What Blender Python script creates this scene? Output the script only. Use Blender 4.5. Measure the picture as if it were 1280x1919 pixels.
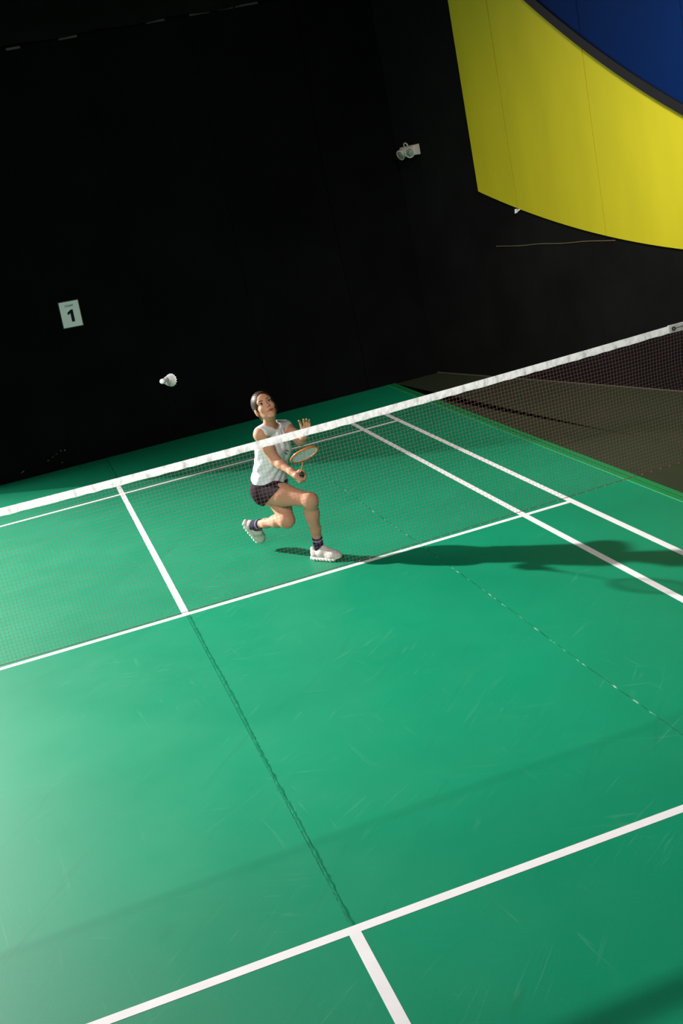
import bpy, bmesh, math, random
import numpy as np
from mathutils import Matrix, Vector

for o in list(bpy.data.objects):
    bpy.data.objects.remove(o, do_unlink=True)
S = bpy.context.scene
COL = S.collection
random.seed(7)
RNG = np.random.default_rng(7)

# ------------------------------------------------------------------ camera
CAM_R = np.array([[0.93786148, -0.28671511, -0.19547453],
                  [0.26486189, 0.22751511, 0.93706193],
                  [0.2241964, 0.93060804, -0.28931756]])   # right, up, forward
CAM_C = np.array([-0.6406, -5.8908, 2.8712])
cd = bpy.data.cameras.new('camera')
cd.sensor_fit = 'HORIZONTAL'
cd.sensor_width = 36.0
cd.lens = 2200.58 / 1280 * 36.0
cd.clip_end = 200
cam = bpy.data.objects.new('camera', cd)
COL.objects.link(cam)
m = Matrix.Identity(4)
for i in range(3):
    m[i][0] = CAM_R[0][i]
    m[i][1] = CAM_R[1][i]
    m[i][2] = -CAM_R[2][i]
    m[i][3] = CAM_C[i]
cam.matrix_world = m
S.camera = cam

# ------------------------------------------------------------------ world, light, exposure
S.view_settings.view_transform = 'Standard'
S.view_settings.look = 'None'
S.view_settings.exposure = -0.07
S.view_settings.gamma = 1.0
S.view_settings.use_curve_mapping = False
w = bpy.data.worlds.new('hall_ambient')
S.world = w
w.use_nodes = True
w.node_tree.nodes['Background'].inputs[0].default_value = (0.9, 0.95, 1.0, 1)
w.node_tree.nodes['Background'].inputs[1].default_value = 0.012


def look_at(o, target):
    d = Vector(target) - o.location
    o.rotation_euler = d.to_track_quat('-Z', 'Y').to_euler()


# the hard low light from the far left, beyond the end of the black partition
ld = bpy.data.lights.new('flood_light', 'SPOT')
ld.energy = 100000
ld.color = (0.98, 0.97, 0.96)
ld.shadow_soft_size = 0.28
ld.spot_size = math.radians(24)
ld.spot_blend = 1.0
key = bpy.data.objects.new('flood_light', ld)
key.location = (-16.4, 19.0, 11.45)
COL.objects.link(key)
look_at(key, (-2.3, 3.2, 0.6))

# broad hall lighting above the near half of the court
ld = bpy.data.lights.new('hall_light', 'AREA')
ld.energy = 84
ld.color = (1.0, 0.98, 0.96)
ld.shape = 'RECTANGLE'
ld.size = 3.0
ld.size_y = 2.0
ld.spread = math.radians(70)
hl = bpy.data.objects.new('hall_light', ld)
hl.location = (-2.6, -4.2, 4.9)
COL.objects.link(hl)
look_at(hl, (1.0, 2.6, 1.0))


# unseen soft lamp, added past the partition's left end for the floor glare
ld = bpy.data.lights.new('glare_light', 'AREA')
ld.energy = 600
ld.color = (1.0, 0.98, 0.95)
ld.shape = 'RECTANGLE'
ld.size = 4.0
ld.size_y = 5.0
ol = bpy.data.objects.new('glare_light', ld)
ol.location = (-4.7, 9.2, 4.9)
COL.objects.link(ol)
look_at(ol, (-0.8, 0.5, 0.0))

# lamp washing the painted mural on the side wall
ld = bpy.data.lights.new('mural_light', 'AREA')
ld.energy = 82
ld.color = (1.0, 0.96, 0.88)
ld.shape = 'RECTANGLE'
ld.size = 1.2
ld.size_y = 0.5
ld.spread = math.radians(75)
ml = bpy.data.objects.new('mural_light', ld)
ml.location = (4.1, 0.6, 5.3)
COL.objects.link(ml)
look_at(ml, (5.5, 4.0, 1.3))


# ------------------------------------------------------------------ materials
def mat(name, color, rough=0.6, spec=0.3, metal=0.0, **kw):
    M = bpy.data.materials.new(name)
    M.use_nodes = True
    b = M.node_tree.nodes['Principled BSDF']
    b.inputs['Base Color'].default_value = (*color, 1)
    b.inputs['Roughness'].default_value = rough
    b.inputs['Specular IOR Level'].default_value = spec
    b.inputs['Metallic'].default_value = metal
    for k, v in kw.items():
        b.inputs[k.replace('_', ' ')].default_value = v
    return M


def N(M, kind, **props):
    n = M.node_tree.nodes.new(kind)
    for k, v in props.items():
        setattr(n, k, v)
    return n


def L(M, a, b):
    M.node_tree.links.new(a, b)


def coord(M, scale=(1, 1, 1), rot=(0, 0, 0), loc=(0, 0, 0)):
    tc = N(M, 'ShaderNodeTexCoord')
    mp = N(M, 'ShaderNodeMapping')
    mp.inputs['Scale'].default_value = scale
    mp.inputs['Rotation'].default_value = rot
    mp.inputs['Location'].default_value = loc
    L(M, tc.outputs['Object'], mp.inputs['Vector'])
    return mp.outputs['Vector']


def streak(M, scale, ang, off):
    a = coord(M, (1, 1, 1), (0, 0, ang), (off, off * 1.7, 0))
    mp = N(M, 'ShaderNodeMapping')
    mp.inputs['Scale'].default_value = scale
    L(M, a, mp.inputs['Vector'])
    return mp.outputs['Vector']


def noise(M, vec, scale, detail=3, rough=0.55, dist=0.0):
    n = N(M, 'ShaderNodeTexNoise')
    n.inputs['Scale'].default_value = scale
    n.inputs['Detail'].default_value = detail
    n.inputs['Roughness'].default_value = rough
    n.inputs['Distortion'].default_value = dist
    L(M, vec, n.inputs['Vector'])
    return n.outputs['Fac']


def ramp(M, fac, stops):
    r = N(M, 'ShaderNodeValToRGB')
    cr = r.color_ramp
    while len(cr.elements) < len(stops):
        cr.elements.new(0.5)
    for e, (p, c) in zip(cr.elements, stops):
        e.position = p
        e.color = (*c, 1) if len(c) == 3 else c
    L(M, fac, r.inputs['Fac'])
    return r.outputs['Color']


def mix(M, fac, a, b, mode='MIX'):
    n = N(M, 'ShaderNodeMix', data_type='RGBA', blend_type=mode)
    if isinstance(fac, (int, float)):
        n.inputs[0].default_value = fac
    else:
        L(M, fac, n.inputs[0])
    for i, v in ((6, a), (7, b)):
        if isinstance(v, tuple):
            n.inputs[i].default_value = (*v, 1)
        else:
            L(M, v, n.inputs[i])
    return n.outputs[2]


def bump(M, height, strength=0.2, dist=0.01):
    n = N(M, 'ShaderNodeBump')
    n.inputs['Strength'].default_value = strength
    n.inputs['Distance'].default_value = dist
    L(M, height, n.inputs['Height'])
    L(M, n.outputs['Normal'], M.node_tree.nodes['Principled BSDF'].inputs['Normal'])


def bsdf(M):
    return M.node_tree.nodes['Principled BSDF']


GREEN = (0.0005, 0.225, 0.108)


def court_green():
    M = mat('court_vinyl', GREEN, 0.5, 0.3)
    v = coord(M)
    col = ramp(M, noise(M, v, 0.9, 4), [(0.3, (0.0004, 0.210, 0.100)), (0.7, (0.0006, 0.236, 0.113))])
    # pale shoe scuffs: thin stretched streaks in three directions
    for ang, off, c in ((0.45, 0.0, (0.16, 0.40, 0.27)), (-0.6, 3.1, (0.14, 0.38, 0.25)), (1.45, 7.7, (0.12, 0.36, 0.23)), (2.3, 12.9, (0.14, 0.38, 0.25))):
        vv = streak(M, (2.6, 34, 1), ang, off)
        s = ramp(M, noise(M, vv, 1.0, 2, 0.5, 0.9), [(0.65, (0, 0, 0)), (0.76, (1, 1, 1))])
        patch = ramp(M, noise(M, coord(M, (1, 1, 1), (0, 0, 0), (off * 2, 5, 0)), 1.1, 2), [(0.47, (0, 0, 0)), (0.62, (0.17, 0.17, 0.17))])
        f = mix(M, 1.0, s, patch, 'MULTIPLY')
        col = mix(M, f, col, c)
    # darker mop and rubber streaks
    vv = streak(M, (1.2, 13, 1), -0.9, 1.3)
    s = ramp(M, noise(M, vv, 1.0, 3, 0.5, 1.2), [(0.62, (0, 0, 0)), (0.78, (0.45, 0.45, 0.45))])
    col = mix(M, s, col, (0.003, 0.17, 0.075))
    fine = ramp(M, noise(M, v, 160, 2), [(0.3, (0.93, 0.93, 0.93)), (0.7, (1.05, 1.05, 1.05))])
    col = mix(M, 1.0, col, fine, 'MULTIPLY')
    L(M, col, bsdf(M).inputs['Base Color'])
    r = ramp(M, noise(M, v, 2.3, 4), [(0.3, (0.44, 0.44, 0.44)), (0.7, (0.52, 0.52, 0.52))])
    L(M, r, bsdf(M).inputs['Roughness'])
    bump(M, noise(M, v, 220, 2), 0.12, 0.002)
    return M


def weld_green():
    M = mat('seam_weld', (0.002, 0.2, 0.085), 0.35, 0.5)
    v = coord(M, (1, 0.35, 1))
    c = ramp(M, noise(M, v, 55, 3, 0.6), [(0.3, (0.0004, 0.125, 0.055)), (0.6, (0.001, 0.19, 0.09)), (0.72, (0.02, 0.3, 0.15)), (0.8, (0.3, 0.55, 0.42))])  # palest stops paint small glints into the weld colour
    L(M, c, bsdf(M).inputs['Base Color'])
    bump(M, noise(M, v, 90, 3), 0.25, 0.003)
    return M


def fine_weld():
    M = mat('seam_bead', (0.002, 0.18, 0.08), 0.3, 0.5)
    v = coord(M, (1, 0.22, 1))
    c = ramp(M, noise(M, v, 40, 3, 0.65), [(0.42, (0.001, 0.13, 0.055)), (0.55, (0.003, 0.2, 0.09)), (0.68, (0.5, 0.62, 0.52))])  # last stop is a painted highlight: broken white glints along the bead
    L(M, c, bsdf(M).inputs['Base Color'])
    return M


def white_line():
    M = mat('line_paint', (0.80, 0.765, 0.75), 0.55, 0.3)
    v = coord(M)
    c = ramp(M, noise(M, v, 7, 4), [(0.3, (0.77, 0.735, 0.72)), (0.7, (0.83, 0.795, 0.78))])
    L(M, c, bsdf(M).inputs['Base Color'])
    return M


def black_wall(name, base, scuff=True):
    M = mat(name, base, 0.9, 0.05)
    v = coord(M)
    hi = tuple(x * 1.7 + 0.0005 for x in base)
    col = ramp(M, noise(M, v, 1.3, 5, 0.6), [(0.35, base), (0.75, hi)])
    if scuff:   # chalky rubbed patches low on the boards
        s = ramp(M, noise(M, coord(M, (1, 1, 2.2)), 9, 6, 0.75), [(0.63, (0, 0, 0)), (0.8, (1, 1, 1))])
        p = ramp(M, noise(M, coord(M, (1, 1, 1), (0, 0, 0), (4.4, 0, 1.3)), 0.9, 2), [(0.52, (0, 0, 0)), (0.66, (0.6, 0.6, 0.6))])
        col = mix(M, mix(M, 1.0, s, p, 'MULTIPLY'), col, (0.028, 0.028, 0.028))
    L(M, col, bsdf(M).inputs['Base Color'])
    bump(M, noise(M, v, 60, 3), 0.15, 0.004)
    return M


def painted_board(name, c, spec=0.3):
    M = mat(name, c, 0.6, spec)
    v = coord(M)
    a = tuple(x * 0.9 for x in c)
    col = ramp(M, noise(M, coord(M, (1, 1, 0.25)), 3, 4), [(0.3, a), (0.7, c)])
    L(M, col, bsdf(M).inputs['Base Color'])
    bump(M, noise(M, coord(M, (1, 1, 1)), 140, 3), 0.12, 0.003)
    return M


def skin_mat():
    M = mat('skin', (0.56, 0.315, 0.205), 0.6, 0.22)
    v = coord(M)
    c = ramp(M, noise(M, v, 9, 4), [(0.3, (0.49, 0.235, 0.135)), (0.7, (0.56, 0.285, 0.17))])
    L(M, c, bsdf(M).inputs['Base Color'])
    b = bsdf(M)
    b.inputs['Subsurface Weight'].default_value = 0.12
    b.inputs['Subsurface Radius'].default_value = (0.012, 0.005, 0.003)
    b.inputs['Subsurface Scale'].default_value = 1.0
    return M


def cloth_mat(name, c, scale=500, rough=0.85):
    M = mat(name, c, rough, 0.15)
    v = coord(M)
    a = tuple(x * 0.88 for x in c)
    col = ramp(M, noise(M, v, 14, 4), [(0.3, a), (0.7, c)])
    L(M, col, bsdf(M).inputs['Base Color'])
    bump(M, noise(M, v, 26, 3), 0.25, 0.01)
    return M


def tape_mat():
    M = mat('net_tape_cloth', (0.84, 0.83, 0.82), 0.8, 0.15)
    v = coord(M, (1, 1, 0.35))
    c = ramp(M, noise(M, v, 30, 4, 0.6), [(0.32, (0.62, 0.61, 0.60)), (0.5, (0.84, 0.82, 0.81)), (0.8, (0.88, 0.87, 0.86))])
    L(M, c, bsdf(M).inputs['Base Color'])
    bump(M, noise(M, v, 45, 3), 0.5, 0.01)
    tr = N(M, 'ShaderNodeBsdfTranslucent')
    L(M, c, tr.inputs['Color'])
    mx = N(M, 'ShaderNodeMixShader')
    mx.inputs[0].default_value = 0.6
    out = M.node_tree.nodes['Material Output']
    L(M, bsdf(M).outputs[0], mx.inputs[1])
    L(M, tr.outputs[0], mx.inputs[2])
    L(M, mx.outputs[0], out.inputs['Surface'])
    return M


MT = {
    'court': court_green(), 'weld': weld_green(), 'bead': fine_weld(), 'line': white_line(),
    'edge': mat('mat_edge_tape', (0.004, 0.21, 0.06), 0.45, 0.4),
    'edge_dark': mat('mat_edge_groove', (0.003, 0.05, 0.012), 0.7, 0.2),
    'edge_light': mat('mat_edge_bead', (0.05, 0.40, 0.16), 0.4, 0.4),
    'wall': black_wall('black_board', (0.0026, 0.0027, 0.0030)),
    'wall_r': black_wall('black_side_wall', (0.0062, 0.0062, 0.0062), False),
    'drape': black_wall('black_drape', (0.006, 0.0058, 0.0058), False),
    'yellow': painted_board('yellow_paint', (0.58, 0.50, 0.012)),
    'blue': painted_board('blue_paint', (0.0003, 0.014, 0.085), 0.08),
    'trimblack': mat('black_trim', (0.004, 0.004, 0.005), 0.5, 0.3),
    'steel': mat('dull_steel', (0.10, 0.09, 0.075), 0.5, 0.4, 0.5),
    'tan': mat('bare_wood_chip', (0.16, 0.12, 0.06), 0.8, 0.2),
    'floor': None,
    'base': mat('pale_floor_edging', (0.10, 0.09, 0.06), 0.7, 0.2),
    'tape': tape_mat(),
    'cord': mat('net_cord', (0.46, 0.21, 0.22), 0.7, 0.2),
    'cord_red': mat('net_bottom_cord', (0.25, 0.035, 0.045), 0.7, 0.2),
    'rope': mat('white_lace', (0.5, 0.42, 0.40), 0.8, 0.2),
    'brown': mat('brown_eyelet', (0.06, 0.02, 0.015), 0.5, 0.4),
    'post': mat('blue_steel_post', (0.02, 0.03, 0.05), 0.4, 0.5),
    'rubber': mat('black_rubber', (0.01, 0.01, 0.01), 0.8, 0.2),
    'skin': skin_mat(),
    'white': cloth_mat('white_jersey', (0.78, 0.79, 0.81)),
    'shorts': cloth_mat('black_shorts_cloth', (0.012, 0.008, 0.012)),
    'sock': cloth_mat('navy_sock', (0.018, 0.016, 0.045)),
    'stripe': cloth_mat('sock_stripe_cloth', (0.30, 0.30, 0.42)),
    'shoe': cloth_mat('cream_knit', (0.66, 0.59, 0.54)),
    'sole': mat('cream_foam', (0.80, 0.74, 0.69), 0.7, 0.3),
    'hair': mat('dark_brown_hair', (0.030, 0.013, 0.006), 0.5, 0.25),
    'brow': mat('eyebrow_hair', (0.02, 0.009, 0.005), 0.7, 0.2),
    'eye': mat('eye_white', (0.38, 0.34, 0.32), 0.3, 0.4),
    'iris': mat('dark_iris', (0.012, 0.006, 0.004), 0.2, 0.5),
    'lips': mat('rose_lips', (0.30, 0.045, 0.045), 0.45, 0.4),
    'print': mat('grey_print', (0.13, 0.10, 0.15), 0.8, 0.2),
    'orange': mat('orange_lacquer', (0.80, 0.16, 0.012), 0.35, 0.5),
    'string': mat('pale_string', (0.70, 0.74, 0.70), 0.5, 0.4),
    'grip': mat('black_grip', (0.012, 0.010, 0.014), 0.7, 0.3),
    'cork': mat('white_cork', (0.85, 0.85, 0.83), 0.6, 0.3),
    'ribbon': mat('dark_green_ribbon', (0.012, 0.03, 0.02), 0.6, 0.3),
    'paper': mat('white_card', (0.90, 0.88, 0.88), 0.6, 0.3),
    'ink': mat('black_ink', (0.006, 0.006, 0.006), 0.7, 0.2),
    'signframe': mat('dark_sign_frame', (0.02, 0.025, 0.025), 0.4, 0.4),
    'beige': mat('beige_plastic', (0.66, 0.60, 0.52), 0.5, 0.4),
    'chrome': mat('chrome_reflector', (0.82, 0.85, 0.84), 0.32, 0.5, 1.0),
    'glass': mat('lamp_lens', (0.75, 0.85, 0.8), 0.08, 0.5, 0.0, Transmission_Weight=0.8),
}


def feather_mat():
    M = mat('white_feather', (0.80, 0.78, 0.74), 0.7, 0.2)
    tr = N(M, 'ShaderNodeBsdfTranslucent')
    tr.inputs['Color'].default_value = (0.8, 0.78, 0.74, 1)
    mx = N(M, 'ShaderNodeMixShader')
    mx.inputs[0].default_value = 0.35
    L(M, bsdf(M).outputs[0], mx.inputs[1])
    L(M, tr.outputs[0], mx.inputs[2])
    L(M, mx.outputs[0], M.node_tree.nodes['Material Output'].inputs['Surface'])
    return M


MT['feather'] = feather_mat()


def dark_floor():
    M = mat('dark_green_rubber', (0.02, 0.028, 0.012), 0.65, 0.3)
    v = coord(M)
    c = ramp(M, noise(M, v, 1.6, 5, 0.6), [(0.3, (0.016, 0.026, 0.010)), (0.7, (0.026, 0.031, 0.014))])
    L(M, c, bsdf(M).inputs['Base Color'])
    bump(M, noise(M, v, 120, 3), 0.2, 0.004)
    return M


MT['floor'] = dark_floor()


# ------------------------------------------------------------------ object helpers
def tag(o, label=None, cat=None, group=None, kind=None):
    if label: o['label'] = label
    if cat: o['category'] = cat
    if group: o['group'] = group
    if kind: o['kind'] = kind
    return o


def link(name, me, material=None, parent=None, smooth=False, base=None):
    """One mesh object; vertices are given in world space, the origin goes to `base`."""
    if material is not None and not me.materials:
        me.materials.append(MT[material])
    if smooth:
        me.polygons.foreach_set('use_smooth', [True] * len(me.polygons))
    o = bpy.data.objects.new(name, me)
    COL.objects.link(o)
    if base is not None:
        me.transform(Matrix.Translation(-Vector(base)))
        o.location = base
    if parent is not None:
        o.parent = parent
        o.matrix_parent_inverse = world_of(parent).inverted()
    return o


def world_of(o):
    M = o.matrix_parent_inverse @ o.matrix_basis if o.parent else o.matrix_basis.copy()
    return world_of(o.parent) @ M if o.parent else M


def empty(name, loc):
    o = bpy.data.objects.new(name, None)
    o.empty_display_size = 0.1
    o.location = loc
    COL.objects.link(o)
    return o


def mesh_py(name, v, f):
    me = bpy.data.meshes.new(name)
    me.from_pydata([tuple(map(float, a)) for a in v], [], f)
    me.validate()
    me.update()
    return me


class MB:
    """Collects shapes for one mesh."""
    def __init__(s):
        s.v = []
        s.f = []

    def box(s, lo, hi):
        n = len(s.v)
        for z in (lo[2], hi[2]):
            s.v += [(lo[0], lo[1], z), (hi[0], lo[1], z), (hi[0], hi[1], z), (lo[0], hi[1], z)]
        s.f += [tuple(n + i for i in q) for q in ((3, 2, 1, 0), (4, 5, 6, 7), (0, 1, 5, 4), (1, 2, 6, 5), (2, 3, 7, 6), (3, 0, 4, 7))]
        return s

    def prism(s, pts, nrm, depth):
        """polygon pts (3-D, ordered) extruded along nrm*depth"""
        n = len(s.v)
        k = len(pts)
        nv = np.array(nrm) * depth
        s.v += [tuple(p) for p in pts] + [tuple(np.array(p) + nv) for p in pts]
        s.f.append(tuple(range(n + k - 1, n - 1, -1)))
        s.f.append(tuple(range(n + k, n + 2 * k)))
        for i in range(k):
            j = (i + 1) % k
            s.f.append((n + i, n + j, n + k + j, n + k + i))
        return s

    def tube(s, pts, r, sides=6, closed=False, caps=True):
        pts = [np.array(p, float) for p in pts]
        k = len(pts)
        rr = r if hasattr(r, '__len__') else [r] * k
        n = len(s.v)
        up = None
        for i, p in enumerate(pts):
            a = pts[(i - 1) % k] if (closed or i > 0) else p
            b = pts[(i + 1) % k] if (closed or i < k - 1) else p
            t = b - a
            t /= (np.linalg.norm(t) + 1e-12)
            if up is None:
                h = np.array([0, 0, 1.0]) if abs(t[2]) < 0.9 else np.array([1.0, 0, 0])
                up = np.cross(t, h)
            up = up - t * (up @ t)
            up /= np.linalg.norm(up)
            q = np.cross(t, up)
            for j in range(sides):
                a_ = 2 * math.pi * j / sides
                s.v.append(tuple(p + rr[i] * (math.cos(a_) * up + math.sin(a_) * q)))
        for i in range(k if closed else k - 1):
            for j in range(sides):
                a0 = n + i * sides + j
                a1 = n + i * sides + (j + 1) % sides
                b0 = n + ((i + 1) % k) * sides + j
                b1 = n + ((i + 1) % k) * sides + (j + 1) % sides
                s.f.append((a0, a1, b1, b0))
        if caps and not closed:
            s.f.append(tuple(n + j for j in reversed(range(sides))))
            s.f.append(tuple(n + (k - 1) * sides + j for j in range(sides)))
        return s

    def lathe(s, prof, o, axis, sides=24, caps=True):
        """prof [(t, r)] along axis from o"""
        ax = np.array(axis, float)
        ax /= np.linalg.norm(ax)
        o = np.array(o, float)
        return s.tube2([o + ax * t for t, r in prof], [r for t, r in prof], ax, sides, caps)

    def tube2(s, pts, rr, ax, sides, caps):
        h = np.array([0, 0, 1.0]) if abs(ax[2]) < 0.9 else np.array([1.0, 0, 0])
        u = np.cross(ax, h)
        u /= np.linalg.norm(u)
        q = np.cross(ax, u)
        n = len(s.v)
        for p, r in zip(pts, rr):
            for j in range(sides):
                a = 2 * math.pi * j / sides
                s.v.append(tuple(p + r * (math.cos(a) * u + math.sin(a) * q)))
        for i in range(len(pts) - 1):
            for j in range(sides):
                s.f.append((n + i * sides + j, n + i * sides + (j + 1) % sides, n + (i + 1) * sides + (j + 1) % sides, n + (i + 1) * sides + j))
        if caps:
            s.f.append(tuple(n + j for j in reversed(range(sides))))
            s.f.append(tuple(n + (len(pts) - 1) * sides + j for j in range(sides)))
        return s

    def mesh(s, name):
        return mesh_py(name, s.v, s.f)

    def obj(s, name, material, parent=None, smooth=False, base=None):
        return link(name, s.mesh(name), material, parent, smooth, base)


# ================================================================== THE SETTING
fl = tag(MB().box((-14, -9, -0.25), (9, 16, -0.012)).obj('floor', 'floor'), 'dark olive green rubber floor beside the court mat', None, None, 'structure')
# rubber sheets lying beside the court, joints at y = 3.5 and along a line near the side wall
def sheet(pts):
    MB().prism([(x, y, -0.012) for x, y in pts], (0, 0, 1), 0.007).obj('floor_sheet', 'floor', fl)


def seam_x(y):
    return 3.91 + (5.455 - y) * 0.17


g = 0.006
for y0, y1 in ((-9, 3.5 - g), (3.5 + g, 7.94)):
    sheet([(3.71, y0), (seam_x(y0) - g, y0), (seam_x(y1) - g, y1), (3.71, y1)])
    xr = lambda y: 4.26 + (7.96 - y) * 0.286
    sheet([(seam_x(y0) + g, y0), (xr(y0), y0), (xr(y1), y1), (seam_x(y1) + g, y1)])

# ---- back partition of black boards
YB = 7.97
XE = -1.85       # free left end of the partition, unseen, set to shade the back floor
wb = tag(MB().box((XE, YB + 0.012, -0.012), (4.29, YB + 0.15, 6.2)).obj('wall_back', 'wall'), 'black partition wall behind the court', None, None, 'structure')
edges = [XE, -0.32, 0.9, 2.12, 3.345, 4.265]
for a, b in zip(edges[:-1], edges[1:]):
    gg = 0.002 if b < 3 and a < 3 else 0.006
    # boards: gently bowed towards the joint at x = 3.35
    v, f = [], []
    nz = 24
    for i in range(nz + 1):
        z = -0.005 + (4.59 + 0.005) * i / nz
        wob = 0.02 * math.sin(z * 1.7 + 0.6) if abs(b - 3.345) < 1e-6 else 0
        wob2 = 0.02 * math.sin(z * 1.7 + 0.6) if abs(a - 3.345) < 1e-6 else 0
        bow = 0.012 if abs(b - 3.345) < 1e-6 else 0.0
        v += [(a + gg + wob2, YB, z), (b - gg + wob, YB - bow, z), (a + gg + wob2, YB + 0.012, z), (b - gg + wob, YB + 0.012, z)]
    for i in range(nz):
        k = 4 * i
        f += [(k, k + 1, k + 5, k + 4), (k + 1, k + 3, k + 7, k + 5), (k + 2, k, k + 4, k + 6), (k + 3, k + 2, k + 6, k + 7)]
    f += [(0, 2, 3, 1), (4 * nz, 4 * nz + 1, 4 * nz + 3, 4 * nz + 2)]
    link('wall_board', mesh_py('wall_board', v, f), 'wall', wb)
# chips where paint has come off near the floor
for x, z, sx, sz, rot in ((-0.93, 0.085, 0.085, 0.018, 0.35), (-0.62, 0.14, 0.03, 0.018, 0.2), (-0.56, 0.165, 0.02, 0.02, 0.4),
                          (-0.51, 0.19, 0.022, 0.016, 0.1), (-0.45, 0.215, 0.02, 0.024, -0.3), (-0.405, 0.21, 0.018, 0.03, 0.5), (-0.47, 0.075, 0.03, 0.012, 0.1)):
    k = 9
    pts = []
    for i in range(k):
        a = 2 * math.pi * i / k
        rr = random.uniform(0.45, 1.0)
        dx, dz = sx / 2 * rr * math.cos(a), sz / 2 * rr * math.sin(a)
        pts.append((x + dx * math.cos(rot) - dz * math.sin(rot), YB - 0.0005, z + dx * math.sin(rot) + dz * math.cos(rot)))
    MB().prism(pts, (0, -1, 0), 0.001).obj('paint_chip', 'tan', wb)
# drape hanging above the boards, its lower edge pinned by short metal strips
v, f = [], []
nx, nz = 160, 10
for i in range(nx + 1):
    x = XE + (4.2 - XE) * i / nx
    for j in range(nz + 1):
        t = j / nz
        z = 4.60 + 1.5 * t
        y = YB - 0.05 - 0.035 * (1 + math.sin(x * 9.0 + 1.6 * math.sin(x * 2.1) + 0.5 * t)) * (0.25 + 0.75 * t) - 0.10 * math.sin(math.pi * min(1, t * 1.2)) ** 2
        v.append((x, y, z + 0.012 * math.sin(x * 7.1) * (1 - t)))
for i in range(nx):
    for j in range(nz):
        k = i * (nz + 1) + j
        f.append((k, k + nz + 1, k + nz + 2, k + 1))
me = mesh_py('drape', v, f)
dr = link('drape', me, 'drape', None, True, (1.2, YB - 0.05, 4.6))
md = dr.modifiers.new('thickness', 'SOLIDIFY')
md.thickness = 0.004
tag(dr, 'black gathered drape along the top of the back partition', 'drape')
for i, (x0, x1, z) in enumerate(((0.12, 0.27, 4.575), (0.69, 0.89, 4.587), (1.66, 1.87, 4.597), (2.155, 2.385, 4.598), (2.49, 2.66, 4.6), (2.68, 2.95, 4.602))):
    MB().box((x0, YB - 0.014, z - 0.012), (x1, YB, z + 0.012)).obj('rail_strip', 'steel', wb)

# ---- angled right wall with the painted mural boards
P0 = np.array([4.28, 7.96, 0.0])
TU = np.array([0.27501803, -0.96143907, 0.0])
NW = np.array([-0.96143907, -0.27501803, 0.0])     # into the room


def W(u, z, d=0.0):
    return P0 + TU * u + NW * d + np.array([0, 0, z])


wr = tag(MB().prism([W(-0.25, -0.012, 0), W(12, -0.012, 0), W(12, 6.2, 0), W(-0.25, 6.2, 0)], -NW, 0.15).obj('wall_right', 'wall_r'),
         'black angled side wall with a painted mural', None, None, 'structure')


def zbot(u):
    x = u - 3
    return 0.0471848 * x * x - 0.24910776 * x + 1.61509182


def ztop(u):
    x = u - 3
    return 0.07708186 * x * x - 0.80495595 * x + 3.53625317


def zblue(u):
    return ztop(u) + 0.085 * math.sqrt(1 + (0.154 * (u - 3) - 0.805) ** 2)


ZC = 5.9
for a, b in ((1.39, 1.994), (2.003, 3.246), (3.255, 4.47), (4.479, 5.69), (5.699, 7.0)):
    us = np.linspace(a, b, 18)
    pts = [W(u, zbot(u), 0.001) for u in us] + [W(u, min(ZC, ztop(u)), 0.001) for u in us[::-1]]
    MB().prism(pts, NW, 0.012).obj('yellow_board', 'yellow', wr)
for a, b in ((1.39, 1.994), (2.003, 3.246), (3.255, 4.47), (4.479, 5.69), (5.699, 7.0)):
    us = np.linspace(a, b, 18)
    us = [u for u in us if zblue(u) < ZC - 0.02]
    if len(us) < 2:
        continue
    pts = [W(u, zblue(u), 0.001) for u in us] + [W(u, ZC, 0.001) for u in us[::-1]]
    MB().prism(pts, NW, 0.006).obj('blue_board', 'blue', wr)
us = [u for u in np.linspace(1.2, 7.0, 60) if ztop(u) < ZC]
pts = [W(u, ztop(u), 0.001) for u in us] + [W(u, zblue(u), 0.001) for u in us[::-1]]
MB().prism(pts, NW, 0.034).obj('curved_trim', 'trimblack', wr)
# thin pale joint strip, the clip at the board joint, and the strip at the foot of the wall
mb = MB()
mb.tube([W(u, 1.517 - 0.006 * (u - 1.5) + 0.004 * math.sin(u * 9), 0.004) for u in np.linspace(1.54, 3.36, 24)], 0.0045, 5)
mb.obj('joint_strip', 'tan', wr)
mb = MB()
for du, z0, z1 in ((-0.03, 1.905, 1.86), (-0.008, 1.905, 1.87), (0.018, 1.90, 1.865), (0.04, 1.895, 1.875)):
    mb.tube([W(1.998 + du, z0, 0.018), W(1.998 + du * 0.5 - 0.02, z1, 0.022)], 0.006, 6)
mb.obj('frayed_tape', 'paper', wr)
tag(MB().prism([W(0.02, -0.005, 0.001), W(9, -0.005, 0.001), W(9, 0.008, 0.001), W(0.02, 0.008, 0.001)], NW, 0.010).obj('baseboard_right', 'base'),
    'thin baseboard strip along the angled side wall', None, None, 'structure')

# ================================================================== COURT MAT
mat_root = empty('court_mat', (0, 1, 0))
tag(mat_root, 'green vinyl badminton mat with white court lines and welded seams', 'court mat')
Y0, Y1 = -8.0, 7.955
for a, b in ((-5.4, -3.6), (-3.6, -1.8), (-1.8, 0.0), (0.0, 1.8), (1.8, 3.60)):
    o = MB().box((a + 0.0012, Y0, -0.011), (b - 0.0012, Y1, 0.0)).obj('mat_strip', 'court', mat_root)


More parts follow.
